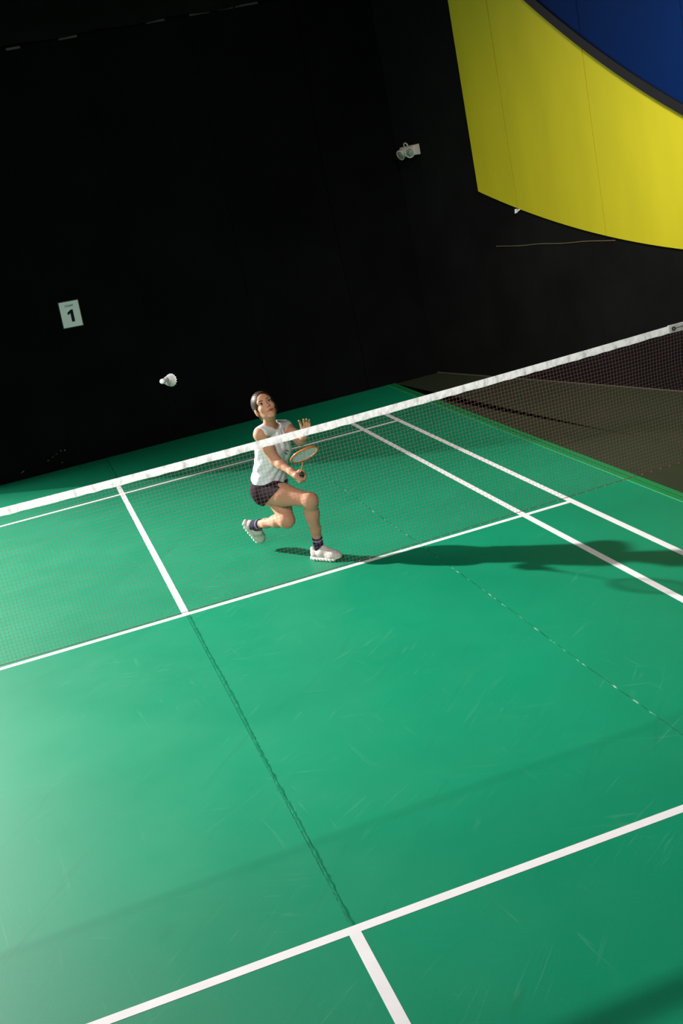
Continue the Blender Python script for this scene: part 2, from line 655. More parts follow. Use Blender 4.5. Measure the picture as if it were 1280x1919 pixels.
def ragged(x, y0, y1, w0, w1, step, name, material, zt):
    v, f = [], []
    n = int((y1 - y0) / step)
    for i in range(n + 1):
        y = y0 + (y1 - y0) * i / n
        a, b = random.uniform(w0, w1), random.uniform(w0, w1)
        s = 0.004 * math.sin(y * 1.3) + 0.003 * math.sin(y * 3.7)
        v += [(x - a + s, y, 0.0003), (x + b + s, y, 0.0003), (x + s, y, zt)]
    for i in range(n):
        k = 3 * i
        f += [(k, k + 2, k + 5, k + 3), (k + 2, k + 1, k + 4, k + 5)]
    return link(name, mesh_py(name, v, f), material, mat_root)


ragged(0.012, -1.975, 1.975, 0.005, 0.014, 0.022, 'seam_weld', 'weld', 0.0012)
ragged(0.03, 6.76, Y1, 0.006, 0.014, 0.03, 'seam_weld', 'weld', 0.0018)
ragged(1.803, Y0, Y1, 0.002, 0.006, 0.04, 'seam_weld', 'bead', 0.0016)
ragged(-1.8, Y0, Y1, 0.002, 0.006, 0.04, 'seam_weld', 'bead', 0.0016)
# taped right edge
MB().box((3.6015, Y0, -0.011), (3.652, Y1, 0.001)).obj('edge_tape', 'edge', mat_root)
MB().box((3.652, Y0, -0.011), (3.662, Y1, -0.001)).obj('edge_groove', 'edge_dark', mat_root)
MB().box((3.662, Y0, -0.011), (3.705, Y1, 0.0015)).obj('edge_tape', 'edge', mat_root)
MB().box((3.594, Y0, 0.0), (3.6015, Y1, 0.0018)).obj('edge_bead', 'edge_light', mat_root)
# white lines, 40 mm wide
SX, DX, YS, YL, YBK = 2.652, 3.057, 2.0, 6.0, 6.76
hw = 0.0245
ZL = 0.0009


def line(x0, y0, x1, y1):
    MB().box((x0, y0, 0.0001), (x1, y1, ZL)).obj('court_line', 'line', mat_root)


for sx in (-1, 1):
    line(sx * SX - hw, -YBK, sx * SX + hw, YBK)
    line(sx * DX - hw, -YBK, sx * DX + hw, YBK)
for sy in (-1, 1):
    segs = [(-DX + hw, -SX - hw), (-SX + hw, SX - hw), (SX + hw, DX - hw)]
    for a, b in segs:
        line(a, sy * YS - hw, b, sy * YS + hw)
        line(a, sy * YL - hw, b, sy * YL + hw)
        line(a, sy * (YBK - hw) - hw, b, sy * (YBK - hw) + hw)
    y = sorted((sy * (YS + hw), sy * (YL - hw)))
    line(-hw, y[0], hw, y[1])
    y = sorted((sy * (YL + hw), sy * (YBK - 2 * hw)))
    line(-hw, y[0], hw, y[1])

# ================================================================== NET
net = empty('badminton_net', (0, 0, 0.75))
tag(net, 'maroon mesh badminton net with white top tape stretched across court', 'net')


def tz(x):
    return 1.535 + 0.0046 * x * x


def bz(x):
    return 0.742 + 0.0036 * x * x


XN = 3.04
v, f = [], []
nseg = 420
for i in range(nseg + 1):
    x = -XN + 2 * XN * i / nseg
    rip = 0.0018 * math.sin(x * 61 + 2 * math.sin(x * 17)) + 0.0012 * math.sin(x * 133)
    rz = 0.0012 * math.sin(x * 47 + math.sin(x * 13) * 2)
    th = 0.0016
    zt, zb = tz(x), tz(x) - 0.041 + rz
    zm = (zt + zb) / 2
    v += [(x, -th * 0.6, zt), (x, -th + rip, zm), (x, -th * 0.7 - rip, zb), (x, th * 0.7 - rip, zb), (x, th + rip, zm), (x, th * 0.6, zt)]
for i in range(nseg):
    for j in range(6):
        a, b = 6 * i + j, 6 * i + (j + 1) % 6
        f.append((a, b, b + 6, a + 6))
f += [(5, 4, 3, 2, 1, 0), tuple(6 * nseg + j for j in range(6))]
link('top_tape', mesh_py('top_tape', v, f), 'tape', net)
# end patch with the eyelet and the tie cord
mb = MB()
mb.box((2.86, -0.0062, 1.534 - 0.003), (3.045, 0.0062, 1.575))
tp = mb.obj('tape_end', 'tape', net)
mb = MB()
ang = np.linspace(0, 2 * math.pi, 20, endpoint=False)
mb.tube([(2.888 + 0.0085 * math.cos(a), -0.0085, 1.553 + 0.0085 * math.sin(a)) for a in ang], 0.0035, 6, True)
mb.obj('eyelet', 'brown', tp)
MB().tube([(2.894, -0.0085, 1.553), (2.95, -0.011, 1.557), (3.02, -0.010, 1.566), (3.105, -0.002, 1.572)], 0.0018, 6).obj('tie_cord', 'brown', tp)
MB().tube([(-2.894, -0.0085, 1.553), (-2.98, -0.010, 1.562), (-3.105, -0.002, 1.572)], 0.0018, 6).obj('tie_cord', 'brown', net)
# mesh of cords, 20 mm squares (hundreds of cords: one joined part)
mb = MB()
CR = 0.0005
xs = np.arange(-3.03, 3.031, 0.0202)
rows = 38


def grid_pt(x, t):
    """point on the hanging mesh; t 0 top .. 1 bottom"""
    zt = tz(x) - 0.036
    zb = bz(x)
    slack = max(0.0, (x - 1.2) / 1.8) ** 1.5
    dx = 0.006 * math.sin(3.0 * t * math.pi + x * 3.1) * (0.35 + slack) * math.sin(math.pi * t)
    dy = 0.006 * math.sin(x * 4.3 + t * 5) * math.sin(math.pi * t) + 0.02 * slack * math.sin(math.pi * t) * math.sin(x * 2.2 + 1)
    return (x + dx, dy, zt + (zb - zt) * t)


for x in xs:
    mb.tube([grid_pt(x, t) for t in np.linspace(0, 1, 13)], CR, 4, caps=False)
for r in range(1, rows):
    mb.tube([grid_pt(x, r / rows) for x in np.linspace(-3.03, 3.03, 90)], CR, 4, caps=False)
nt = mb.obj('netting', 'cord', net)
nt['kind'] = 'stuff'
MB().tube([(x, 0.0, bz(x)) for x in np.linspace(-XN, XN, 80)], 0.0016, 6).obj('bottom_cord', 'cord_red', net)
mb = MB()
for x in np.arange(-3.0, 3.0, 0.0606):
    mb.tube([(x, -0.004, bz(x) + 0.003), (x + 0.003, -0.005, bz(x) - 0.006), (x + 0.007, -0.003, bz(x) + 0.001)], 0.001, 4)
lk = mb.obj('lacing', 'rope', net)
lk['kind'] = 'stuff'
# posts just outside the doubles lines
for sx, lab in ((1, 'dark steel net post at the right end of the net'), (-1, 'dark steel net post at the left end of the net')):
    p = empty('net_post', (sx * 3.14, 0, 0))
    tag(p, lab, 'net post', 'net posts')
    MB().lathe([(0.02, 0.02), (1.55, 0.02), (1.56, 0.022), (1.58, 0.018)], (sx * 3.14, 0, 0), (0, 0, 1), 20).obj('pole', 'post', p, True)
    MB().box((sx * 3.14 - 0.055, -0.22, 0.0015), (sx * 3.14 + 0.055, 0.22, 0.022)).obj('base_plate', 'post', p)
    MB().lathe([(0.0, 0.012), (0.03, 0.012)], (sx * 3.14 - sx * 0.034, 0, 1.572), (sx, 0, 0), 14).obj('hook', 'steel', p)

# ================================================================== SIGN
def text_mesh(name, body, size, loc, bold=0.0, xs=1.0):
    cu = bpy.data.curves.new(name, 'FONT')
    cu.body = body
    cu.size = size
    cu.align_x = 'CENTER'
    cu.align_y = 'CENTER'
    cu.extrude = 0.0004
    cu.offset = bold
    t = bpy.data.objects.new(name + '_tmp', cu)
    COL.objects.link(t)
    dg = bpy.context.evaluated_depsgraph_get()
    me = bpy.data.meshes.new_from_object(t.evaluated_get(dg))
    bpy.data.objects.remove(t, do_unlink=True)
    me.materials.clear()
    me.transform(Matrix.Translation(loc) @ Matrix.Rotation(math.radians(90), 4, 'X') @ Matrix.Diagonal((xs, 1, 1, 1)))
    return me


def rot_about(me, c, a):
    me.transform(Matrix.Translation(c) @ Matrix.Rotation(a, 4, 'Y') @ Matrix.Translation(-Vector(c)))


SC = (0.063, YB - 0.012, 1.716)
SA = math.radians(2.2)
sg = empty('court_sign', SC)
tag(sg, 'white framed card reading COURT 1 on the black back wall', 'sign')
me = MB().box((SC[0] - 0.118, YB - 0.012, SC[2] - 0.153), (SC[0] + 0.118, YB - 0.0005, SC[2] + 0.153)).mesh('sign_frame')
rot_about(me, SC, SA)
link('sign_frame', me, 'signframe', sg)
me = MB().box((SC[0] - 0.109, YB - 0.0145, SC[2] - 0.144), (SC[0] + 0.109, YB - 0.0118, SC[2] + 0.144)).mesh('card')
rot_about(me, SC, SA)
card = link('card', me, 'paper', sg)
me = text_mesh('lettering', 'COURT', 0.030, (SC[0], YB - 0.0152, SC[2] + 0.095), 0.0006, 0.95)
rot_about(me, SC, SA)
link('lettering', me, 'ink', card)
# heavy numeral 1 drawn as an outline
c1 = [(-0.003, -0.075), (0.032, -0.075), (0.032, 0.062), (0.008, 0.062), (-0.034, 0.035), (-0.034, 0.004), (-0.003, 0.022)]
me = MB().prism([(SC[0] + x, YB - 0.0145, SC[2] - 0.012 + z) for x, z in c1], (0, -1, 0), 0.001).mesh('numeral')
rot_about(me, SC, SA)
link('numeral', me, 'ink', card)

# ================================================================== EMERGENCY LIGHT
EL = empty('emergency_light', W(0.30, 2.70, 0.0))
tag(EL, 'beige twin lamp emergency light high on the black wall near the corner', 'emergency light')


def EP(u, z, d):
    return W(0.30 + u, 2.70 + z, d)


def ebox(u0, u1, z0, z1, d0, d1, taper=0.0):
    k = taper
    pts0 = [EP(u0, z0, d0), EP(u1, z0, d0), EP(u1, z1, d0), EP(u0, z1, d0)]
    pts1 = [EP(u0 + k, z0 + k, d1), EP(u1 - k, z0 + k, d1), EP(u1 - k, z1 - k, d1), EP(u0 + k, z1 - k, d1)]
    return mesh_py('b', pts0 + pts1, [(0, 1, 2, 3), (7, 6, 5, 4), (0, 4, 5, 1), (1, 5, 6, 2), (2, 6, 7, 3), (3, 7, 4, 0)])


def bevel(me, w=0.008, seg=3):
    bm = bmesh.new()
    bm.from_mesh(me)
    bmesh.ops.recalc_face_normals(bm, faces=bm.faces)
    bmesh.ops.bevel(bm, geom=bm.edges, offset=w, segments=seg, affect='EDGES', profile=0.6)
    bm.to_mesh(me)
    bm.free()
    return me


hs = link('housing', bevel(ebox(-0.15, 0.15, -0.062, 0.062, 0.001, 0.085, 0.008), 0.012), 'beige', EL, True)
for u in (-0.105, 0.105):
    ax = (NW * 0.80 + TU * 0.42 + np.array([0, 0, -0.16])) if u > 0 else (NW * 0.88 + TU * 0.02 + np.array([0, 0, -0.34]))
    o = EP(u * (0.55 if u > 0 else 1.0), -0.012, 0.066)
    hd = MB().lathe([(0.0, 0.040), (0.012, 0.056), (0.05, 0.062), (0.056, 0.060), (0.056, 0.050), (0.05, 0.048)], o, ax, 28).obj('lamp_head', 'beige', EL, True)
    axn = ax / np.linalg.norm(ax)
    MB().lathe([(0.051, 0.049), (0.040, 0.036), (0.032, 0.012)], o, axn, 24).obj('reflector', 'chrome', hd, True)
    MB().lathe([(0.0525, 0.049), (0.0545, 0.049)], o, axn, 24).obj('lens', 'glass', hd, True)
    MB().lathe([(0.0, 0.008), (0.018, 0.008), (0.02, 0.004)], np.array(o) + axn * 0.034, axn, 12).obj('bulb', 'cork', hd, True)
MB().lathe([(0, 0.006), (0.006, 0.006)], EP(0.02, -0.02, 0.084), NW, 12).obj('test_button', 'ink', EL)
MB().tube([EP(-0.10, 0.055, 0.04), EP(-0.095, 0.085, 0.045), EP(-0.07, 0.098, 0.042), EP(-0.045, 0.085, 0.04), EP(-0.03, 0.055, 0.035)], 0.008, 8).obj('wire_loop', 'beige', EL, True)
MB().tube([EP(-0.155, -0.01, 0.06), EP(-0.20, -0.02, 0.07)], [0.018, 0.007], 8).obj('side_knuckle', 'beige', EL, True)


# ================================================================== SIGNED-DISTANCE MODELLING (player)
class Field:
    def __init__(s, lo, hi, h):
        s.lo = np.array(lo, np.float64)
        s.h = h
        s.n = np.ceil((np.array(hi) - s.lo) / h).astype(int) + 1
        s.d = np.full(tuple(s.n), 0.2, np.float32)

    def block(s, lo, hi):
        a = np.clip(np.floor((np.array(lo) - s.lo) / s.h).astype(int), 0, s.n)
        b = np.clip(np.ceil((np.array(hi) - s.lo) / s.h).astype(int) + 1, 0, s.n)
        sl = tuple(slice(i, j) for i, j in zip(a, b))
        ax = [(s.lo[i] + s.h * np.arange(a[i], b[i])).astype(np.float32) for i in range(3)]
        return sl, np.meshgrid(*ax, indexing='ij', sparse=True)

    def _put(s, sl, e, k, op):
        d = s.d[sl]
        if op == 'add':
            if k > 0:
                t = np.clip(0.5 + 0.5 * (d - e) / k, 0, 1)
                d[...] = d * (1 - t) + e * t - k * t * (1 - t)
            else:
                np.minimum(d, e, out=d)
        elif op == 'sub':
            e = -e
            if k > 0:
                t = np.clip(0.5 - 0.5 * (d - e) / k, 0, 1)
                d[...] = d * (1 - t) + e * t + k * t * (1 - t)
            else:
                np.maximum(d, e, out=d)

    def cone(s, a, b, ra, rb, k=0.02, op='add'):
        a, b = np.array(a, np.float32), np.array(b, np.float32)
        R = max(ra, rb) + k + 3 * s.h
        sl, (X, Y, Z) = s.block(np.minimum(a, b) - R, np.maximum(a, b) + R)
        v = b - a
        vv = float(v @ v) + 1e-12
        t = np.clip(((X - a[0]) * v[0] + (Y - a[1]) * v[1] + (Z - a[2]) * v[2]) / vv, 0, 1)
        e = np.sqrt((X - a[0] - t * v[0]) ** 2 + (Y - a[1] - t * v[1]) ** 2 + (Z - a[2] - t * v[2]) ** 2) - (ra + (rb - ra) * t)
        s._put(sl, e, k, op)
        return s

    def chain(s, pts, rs, k=0.015):
        for i in range(len(pts) - 1):
            s.cone(pts[i], pts[i + 1], rs[i], rs[i + 1], k)
        return s

    def ell(s, c, r, M=None, k=0.02, op='add'):
        c = np.array(c, np.float32)
        r = np.array(r, np.float32)
        R = float(max(r)) + k + 3 * s.h
        sl, (X, Y, Z) = s.block(c - R, c + R)
        X, Y, Z = X - c[0], Y - c[1], Z - c[2]
        if M is not None:
            M = np.array(M, np.float32)     # rows: local axes in world
            X, Y, Z = (M[0][0] * X + M[0][1] * Y + M[0][2] * Z, M[1][0] * X + M[1][1] * Y + M[1][2] * Z, M[2][0] * X + M[2][1] * Y + M[2][2] * Z)
        k0 = np.sqrt((X / r[0]) ** 2 + (Y / r[1]) ** 2 + (Z / r[2]) ** 2)
        k1 = np.sqrt((X / r[0] ** 2) ** 2 + (Y / r[1] ** 2) ** 2 + (Z / r[2] ** 2) ** 2) + 1e-6
        s._put(sl, k0 * (k0 - 1) / k1, k, op)
        return s

    def loft(s, o, M, ts, rx, ry, ox=None, oy=None, k=0.02, wrinkle=0.0):
        """elliptical sections along M[2] from o; M rows = (x axis, y axis, up)"""
        o = np.array(o, np.float32)
        M = np.array(M, np.float32)
        R = max(max(rx), max(ry)) + k + 0.03
        pts = np.array([o + M[2] * t for t in (ts[0], ts[-1])])
        sl, (X, Y, Z) = s.block(pts.min(0) - R, pts.max(0) + R)
        X, Y, Z = X - o[0], Y - o[1], Z - o[2]
        u = M[0][0] * X + M[0][1] * Y + M[0][2] * Z
        v = M[1][0] * X + M[1][1] * Y + M[1][2] * Z
        t = M[2][0] * X + M[2][1] * Y + M[2][2] * Z
        a = np.interp(t, ts, rx).astype(np.float32)
        b = np.interp(t, ts, ry).astype(np.float32)
        if ox is not None: u = u - np.interp(t, ts, ox).astype(np.float32)
        if oy is not None: v = v - np.interp(t, ts, oy).astype(np.float32)
        k0 = np.sqrt((u / a) ** 2 + (v / b) ** 2)
        k1 = np.sqrt((u / a ** 2) ** 2 + (v / b ** 2) ** 2) + 1e-6
        e = k0 * (k0 - 1) / k1
        if wrinkle:
            an = np.arctan2(v, u)
            e = e + wrinkle * np.sin(an * 5 + t * 22 + 1.3 * np.sin(an * 2 + t * 9)) * 0.6 + wrinkle * 0.5 * np.sin(an * 11 - t * 31 + 2 * np.sin(t * 17))
        e = np.maximum(e, np.maximum(ts[0] - t, t - ts[-1]))
        s._put(sl, e, k, 'add')
        return s

    def clip(s, p, n, k=0.0):
        """keep the side n points away from"""
        n = np.array(n, np.float32)
        n /= np.linalg.norm(n)
        sl, (X, Y, Z) = s.block(s.lo, s.lo + s.h * s.n)
        e = (X - p[0]) * n[0] + (Y - p[1]) * n[1] + (Z - p[2]) * n[2]
        d = s.d[sl]
        if k > 0:
            t = np.clip(0.5 - 0.5 * (d - e) / k, 0, 1)
            d[...] = d * (1 - t) + e * t + k * t * (1 - t)
        else:
            np.maximum(d, e, out=d)
        return s

    def mesh(s, name):
        d = s.d
        ins = d < 0
        c = ins[:-1, :-1, :-1].astype(np.int8)
        for i, j, k in ((1, 0, 0), (0, 1, 0), (0, 0, 1), (1, 1, 0), (1, 0, 1), (0, 1, 1), (1, 1, 1)):
            c = c + ins[i:d.shape[0] - 1 + i, j:d.shape[1] - 1 + j, k:d.shape[2] - 1 + k]
        act = (c > 0) & (c < 8)
        I, J, K = np.nonzero(act)
        idx = np.full(act.shape, -1, np.int64)
        idx[I, J, K] = np.arange(len(I))
        acc = np.zeros((len(I), 3))
        cnt = np.zeros(len(I))
        corners = [(0, 0, 0), (1, 0, 0), (0, 1, 0), (1, 1, 0), (0, 0, 1), (1, 0, 1), (0, 1, 1), (1, 1, 1)]
        val = [d[I + a, J + b, K + e_] for a, b, e_ in corners]
        for p in range(8):
            for ax in range(3):
                if corners[p][ax]:
                    continue
                q = p + (1, 2, 4)[ax]
                a, b = val[p], val[q]
                x = (a < 0) != (b < 0)
                t = np.where(x, a / np.where(x, a - b, 1), 0)
                base = np.array(corners[p], float)
                pt = np.tile(base, (len(I), 1))
                pt[:, ax] += t
                acc += pt * x[:, None]
                cnt += x
        V = s.lo + s.h * (np.stack([I, J, K], 1) + acc / cnt[:, None])
        F = []
        for ax in range(3):
            sa = [slice(1, -1)] * 3
            sb = [slice(1, -1)] * 3
            sa[ax] = slice(0, -1)
            sb[ax] = slice(1, None)
            A, B = ins[tuple(sa)], ins[tuple(sb)]
            e = np.nonzero(A != B)
            off = [1, 1, 1]
            off[ax] = 0
            P = [e[i] + off[i] for i in range(3)]
            o1, o2 = (ax + 1) % 3, (ax + 2) % 3
            quad = []
            for da, db in ((1, 1), (0, 1), (0, 0), (1, 0)):
                q = [P[0].copy(), P[1].copy(), P[2].copy()]
                q[o1] = q[o1] - da
                q[o2] = q[o2] - db
                quad.append(idx[q[0], q[1], q[2]])
            quad = np.stack(quad, 1)
            flip = ~A[e]
            quad[flip] = quad[flip][:, ::-1]
            F.append(quad)
        F = np.concatenate(F)
        F = F[(F >= 0).all(1)]
        me = bpy.data.meshes.new(name)
        me.vertices.add(len(V))
        me.vertices.foreach_set('co', V.astype(np.float32).ravel())
        me.loops.add(len(F) * 4)
        me.loops.foreach_set('vertex_index', F.astype(np.int32).ravel())
        me.polygons.add(len(F))
        me.polygons.foreach_set('loop_start', np.arange(0, len(F) * 4, 4, dtype=np.int32))
        me.polygons.foreach_set('use_smooth', np.ones(len(F), bool))
        me.update(calc_edges=True)
        me.validate()
        return me


def A_(*x):
    return np.array(x, float)


def unit(v):
    return np.array(v, float) / np.linalg.norm(v)


# camera right, up, forward axes used to turn the head, racket and shuttlecock
CAM_RIGHT = A_(0.93786, -0.28672, -0.19547)
CAM_UP = A_(0.26486, 0.22752, 0.93706)
CAM_FWD = A_(0.22420, 0.93061, -0.28932)

# ---- joints (metres, world), worked out from image pixels at guessed depths
fdir = A_(0.64, -0.77, 0)
rdir = A_(-0.77, -0.64, 0)
PEL = A_(0.887, 2.60, 0.583)
CHE = A_(0.991, 2.47, 1.001)
UP = unit(CHE - PEL)
FR = unit(fdir - UP * (fdir @ UP))
RT = np.cross(FR, UP)
TM = np.array([RT, FR, UP])
RSH, LSH = A_(0.872, 2.365, 1.040), A_(1.118, 2.575, 0.992)
RELB, RWR, RHD = A_(0.9338, 2.34, 0.8303), A_(0.9975, 2.17, 0.7621), A_(1.0207, 2.12, 0.7305)
LELB, LWR, LHD = A_(1.140, 2.30, 0.935), A_(1.139, 2.12, 1.010), A_(1.147, 2.070, 1.050)
RHIP = PEL + RT * 0.085
LHIP = PEL - RT * 0.085
RKN, RAN = A_(1.096, 2.205, 0.508), A_(1.112, 2.325, 0.11)
LKN, LAN = A_(0.932, 2.42, 0.345), A_(0.749, 2.80, 0.26)
NB = A_(0.978, 2.474, 1.055)

# head frame: face turned to the camera and tilted, chin a little raised
E_ = 0.89 * CAM_RIGHT + 0.46 * CAM_UP
U0 = -0.46 * CAM_RIGHT + 0.89 * CAM_UP
HF = unit(-0.94 * CAM_FWD + 0.27 * E_ + 0.20 * U0)
HU = unit(U0 - HF * (U0 @ HF))
HX = np.cross(HF, HU)
HM = np.array([HX, HF, HU])
HC = A_(0.9545, 2.335, 1.268) - 0.08 * HF


def H(x, y, z):
    return HC + HX * x + HF * y + HU * z


person = empty('person', (1.0, 2.5, 0.0))
tag(person, 'woman in white tank top and black shorts lunging with a badminton racket', 'person')

# ---- the body
B = Field((0.55, 1.86, 0.02), (1.30, 2.98, 1.42), 0.0042)
B.loft(PEL, TM, [-0.10, 0.0, 0.08, 0.17, 0.28, 0.36, 0.42, 0.455], [0.11, 0.138, 0.132, 0.112, 0.128, 0.142, 0.12, 0.07], [0.08, 0.092, 0.088, 0.08, 0.092, 0.092, 0.07, 0.05], oy=[0.014, 0.012, 0.006, 0, 0, 0, 0, 0], k=0.02)
B.cone(RSH, LSH, 0.046, 0.046, 0.04)
B.cone(NB - UP * 0.02, H(0, -0.02, -0.075), 0.050, 0.044, 0.03)
B.cone(NB + FR * 0.012, RSH, 0.030, 0.038, 0.02)
B.cone(NB + FR * 0.012, LSH, 0.030, 0.038, 0.02)
# arms
B.chain([RSH, RSH * 0.5 + RELB * 0.5, RELB, RELB * 0.65 + RWR * 0.35, RWR], [0.050, 0.043, 0.036, 0.034, 0.023], 0.02)
B.chain([LSH, LSH * 0.5 + LELB * 0.5, LELB, LELB * 0.65 + LWR * 0.35, LWR], [0.049, 0.042, 0.036, 0.038, 0.025], 0.02)
# legs
TH = 0.5
B.chain([RHIP + FR * 0.02, RHIP * 0.55 + RKN * 0.45, RKN], [0.084, 0.080, 0.052], 0.035)
B.cone(RHIP - UP * 0.01 + FR * 0.04, RHIP * 0.45 + RKN * 0.55, 0.076, 0.064, 0.03)
B.ell(RKN + unit(RKN - RHIP) * 0.006 + A_(0, -0.006, -0.012), (0.042, 0.042, 0.050), None, 0.045)
sd = unit(RAN - RKN)
back = -unit(fdir)
B.chain([RKN, RKN + sd * 0.12, RKN + sd * 0.26, RAN], [0.050, 0.047, 0.037, 0.032], 0.03)
B.ell(RKN + sd * 0.13 + back * 0.018, (0.041, 0.041, 0.10), None, 0.03)
B.chain([LHIP + FR * 0.015, LHIP * 0.5 + LKN * 0.5, LKN], [0.088, 0.080, 0.058], 0.035)
B.ell(LKN + A_(0.008, -0.010, -0.004), (0.046, 0.046, 0.048), None, 0.04)
sl_ = unit(LAN - LKN)
B.chain([LKN, LKN + sl_ * 0.12, LKN + sl_ * 0.27, LAN], [0.047, 0.043, 0.035, 0.032], 0.03)
B.ell(LKN + sl_ * 0.14 + A_(-0.003, 0.0, 0.010), (0.037, 0.07, 0.036), None, 0.03)
# gluteal volume
B.ell(RHIP, (0.068, 0.068, 0.078), None, 0.03)
B.ell(LHIP, (0.068, 0.068, 0.078), None, 0.03)
# head
B.ell(H(0, -0.012, 0.024), (0.072, 0.092, 0.083), HM, 0.01)
B.ell(H(0, 0.020, -0.034), (0.057, 0.066, 0.080), HM, 0.03)
B.ell(H(0, 0.030, 0.040), (0.055, 0.058, 0.05), HM, 0.02)
for sx in (-1, 1):
    B.cone(H(sx * 0.047, -0.002, -0.052), H(sx * 0.010, 0.060, -0.098), 0.013, 0.013, 0.02)
    B.ell(H(sx * 0.035, 0.056, -0.030), (0.022, 0.02, 0.02), HM, 0.02)
    B.ell(H(sx * 0.074, -0.012, -0.016), (0.009, 0.017, 0.029), HM, 0.006)
B.ell(H(0, 0.064, -0.100), (0.017, 0.016, 0.014), HM, 0.018)
B.cone(H(-0.042, 0.068, 0.022), H(0.042, 0.068, 0.022), 0.010, 0.010, 0.014)
for sx in (-1, 1):
    B.ell(H(sx * 0.031, 0.090, 0.0), (0.017, 0.012, 0.010), HM, 0.008, 'sub')
B.cone(H(0, 0.081, 0.008), H(0, 0.099, -0.034), 0.0055, 0.0082, 0.008)
for sx in (-1, 1):
    B.ell(H(sx * 0.0105, 0.090, -0.037), (0.0065, 0.008, 0.0058), HM, 0.005)
B.ell(H(0, 0.080, -0.067), (0.023, 0.007, 0.010), HM, 0.012)
# right hand closed on the grip
GA = unit(0.095 * CAM_RIGHT + 0.297 * CAM_UP - 0.953 * CAM_FWD)       # racket axis
fw = unit(RHD - RELB)
G2 = unit(fw - GA * (fw @ GA))
G3 = np.cross(GA, G2)
GH = RHD + G3 * 0.012 + G2 * 0.01 + CAM_RIGHT * 0.008


def HR(a, b, c):
    return GH + GA * a + G2 * b + G3 * c


B.cone(RWR, HR(0.0, -0.028, -0.018), 0.024, 0.027, 0.02)
B.cone(HR(0.024, -0.02, -0.022), HR(0.022, 0.028, -0.022), 0.019, 0.016, 0.012)
B.cone(HR(-0.022, -0.02, -0.02), HR(-0.028, 0.024, -0.02), 0.019, 0.015, 0.012)
for i, (a, s_) in enumerate(((0.030, 1.0), (0.010, 1.06), (-0.010, 1.0), (-0.029, 0.86))):
    B.chain([HR(a, 0.028 * s_, -0.022), HR(a - 0.003, 0.042 * s_, 0.002), HR(a - 0.005, 0.026 * s_, 0.026), HR(a - 0.005, 0.0, 0.027)],
            [0.0100, 0.0092, 0.0085, 0.0078], 0.003)
B.chain([HR(0.010, -0.028, -0.006), HR(0.040, -0.024, 0.014), HR(0.050, -0.004, 0.026), HR(0.050, 0.014, 0.028)], [0.015, 0.0115, 0.010, 0.0085], 0.006)
# left hand raised, fingers up and lightly curled
LS = unit(A_(0.95, -0.28, -0.12))
LU = unit(A_(-0.02, -0.42, 0.91))
LN = np.cross(LS, LU)       # towards the camera side


def HL(a, b, c):
    return LHD + LS * a + LU * b + LN * c


B.cone(LWR, HL(0, -0.01, 0), 0.025, 0.026, 0.02)
B.cone(HL(-0.020, -0.012, 0), HL(-0.022, 0.022, 0.002), 0.017, 0.0125, 0.012)
B.cone(HL(0.016, -0.012, 0), HL(0.022, 0.020, 0.002), 0.017, 0.0125, 0.012)
for a, ln, sp in ((-0.030, 1.15, -0.014), (-0.009, 1.27, 0.0), (0.010, 1.27, 0.002), (0.027, 1.15, 0.004)):
    B.chain([HL(a, 0.024, 0.002), HL(a + sp * 0.4, 0.024 + 0.034 * ln, -0.010), HL(a + sp * 0.7, 0.024 + 0.056 * ln, 0.004), HL(a + sp, 0.024 + 0.070 * ln, 0.018)],
            [0.0092, 0.0082, 0.0074, 0.0066], 0.003)
B.chain([HL(-0.024, -0.014, 0.010), HL(-0.036, 0.014, 0.026), HL(-0.030, 0.038, 0.034)], [0.014, 0.0105, 0.0085], 0.006)
link('body', B.mesh('body'), 'skin', person)

# ---- eyes, brows, lips
for sx in (-1, 1):
    bm = bmesh.new()
    bmesh.ops.create_uvsphere(bm, u_segments=20, v_segments=12, radius=1)
    me = bpy.data.meshes.new('eye')
    bm.to_mesh(me)
    bm.free()
    Mx = Matrix([(*(np.array([HX[i] * 0.0155, HF[i] * 0.0118, HU[i] * 0.0076])), H(sx * 0.031, 0.0705, 0.0)[i]) for i in range(3)] + [(0, 0, 0, 1)])
    me.transform(Mx)
    ey = link('eye', me, 'eye', person, True)
    bm = bmesh.new()
    bmesh.ops.create_uvsphere(bm, u_segments=16, v_segments=10, radius=1)
    me = bpy.data.meshes.new('iris')
    bm.to_mesh(me)
    bm.free()
    Mx = Matrix([(*(np.array([HX[i] * 0.0068, HF[i] * 0.004, HU[i] * 0.0066])), H(sx * 0.031 + 0.001, 0.0790, 0.0)[i]) for i in range(3)] + [(0, 0, 0, 1)])
    me.transform(Mx)
    link('iris', me, 'iris', ey, True)
    lid = MB().tube([H(sx * (0.031 + d), 0.0815 - 1.6 * abs(d) * abs(d) * 14, 0.0076 - 16 * d * d) for d in np.linspace(-0.0165, 0.0175, 9)], [0.001, 0.0018, 0.0022, 0.0024, 0.0024, 0.0024, 0.0022, 0.0018, 0.001], 6)
    lid.obj('eyelashes', 'brow', person, True)
    br = MB().tube([H(sx * x, y, z) for x, y, z in ((0.012, 0.0855, 0.0165), (0.021, 0.0855, 0.0205), (0.032, 0.083, 0.0235), (0.042, 0.0765, 0.0225), (0.050, 0.069, 0.018))],
                   [0.0022, 0.0034, 0.0034, 0.0028, 0.0014], 8)
    br.obj('eyebrow', 'brow', person, True)
LP = Field(H(0, 0.085, -0.067) - 0.04, H(0, 0.085, -0.067) + 0.04, 0.0015)
for sx in (-1, 1):
    LP.cone(H(sx * 0.003, 0.0890, -0.0640), H(sx * 0.0235, 0.0815, -0.0675), 0.0036, 0.0016, 0.004)
    LP.cone(H(0, 0.0885, -0.0715), H(sx * 0.0225, 0.0815, -0.0685), 0.0046, 0.0016, 0.004)
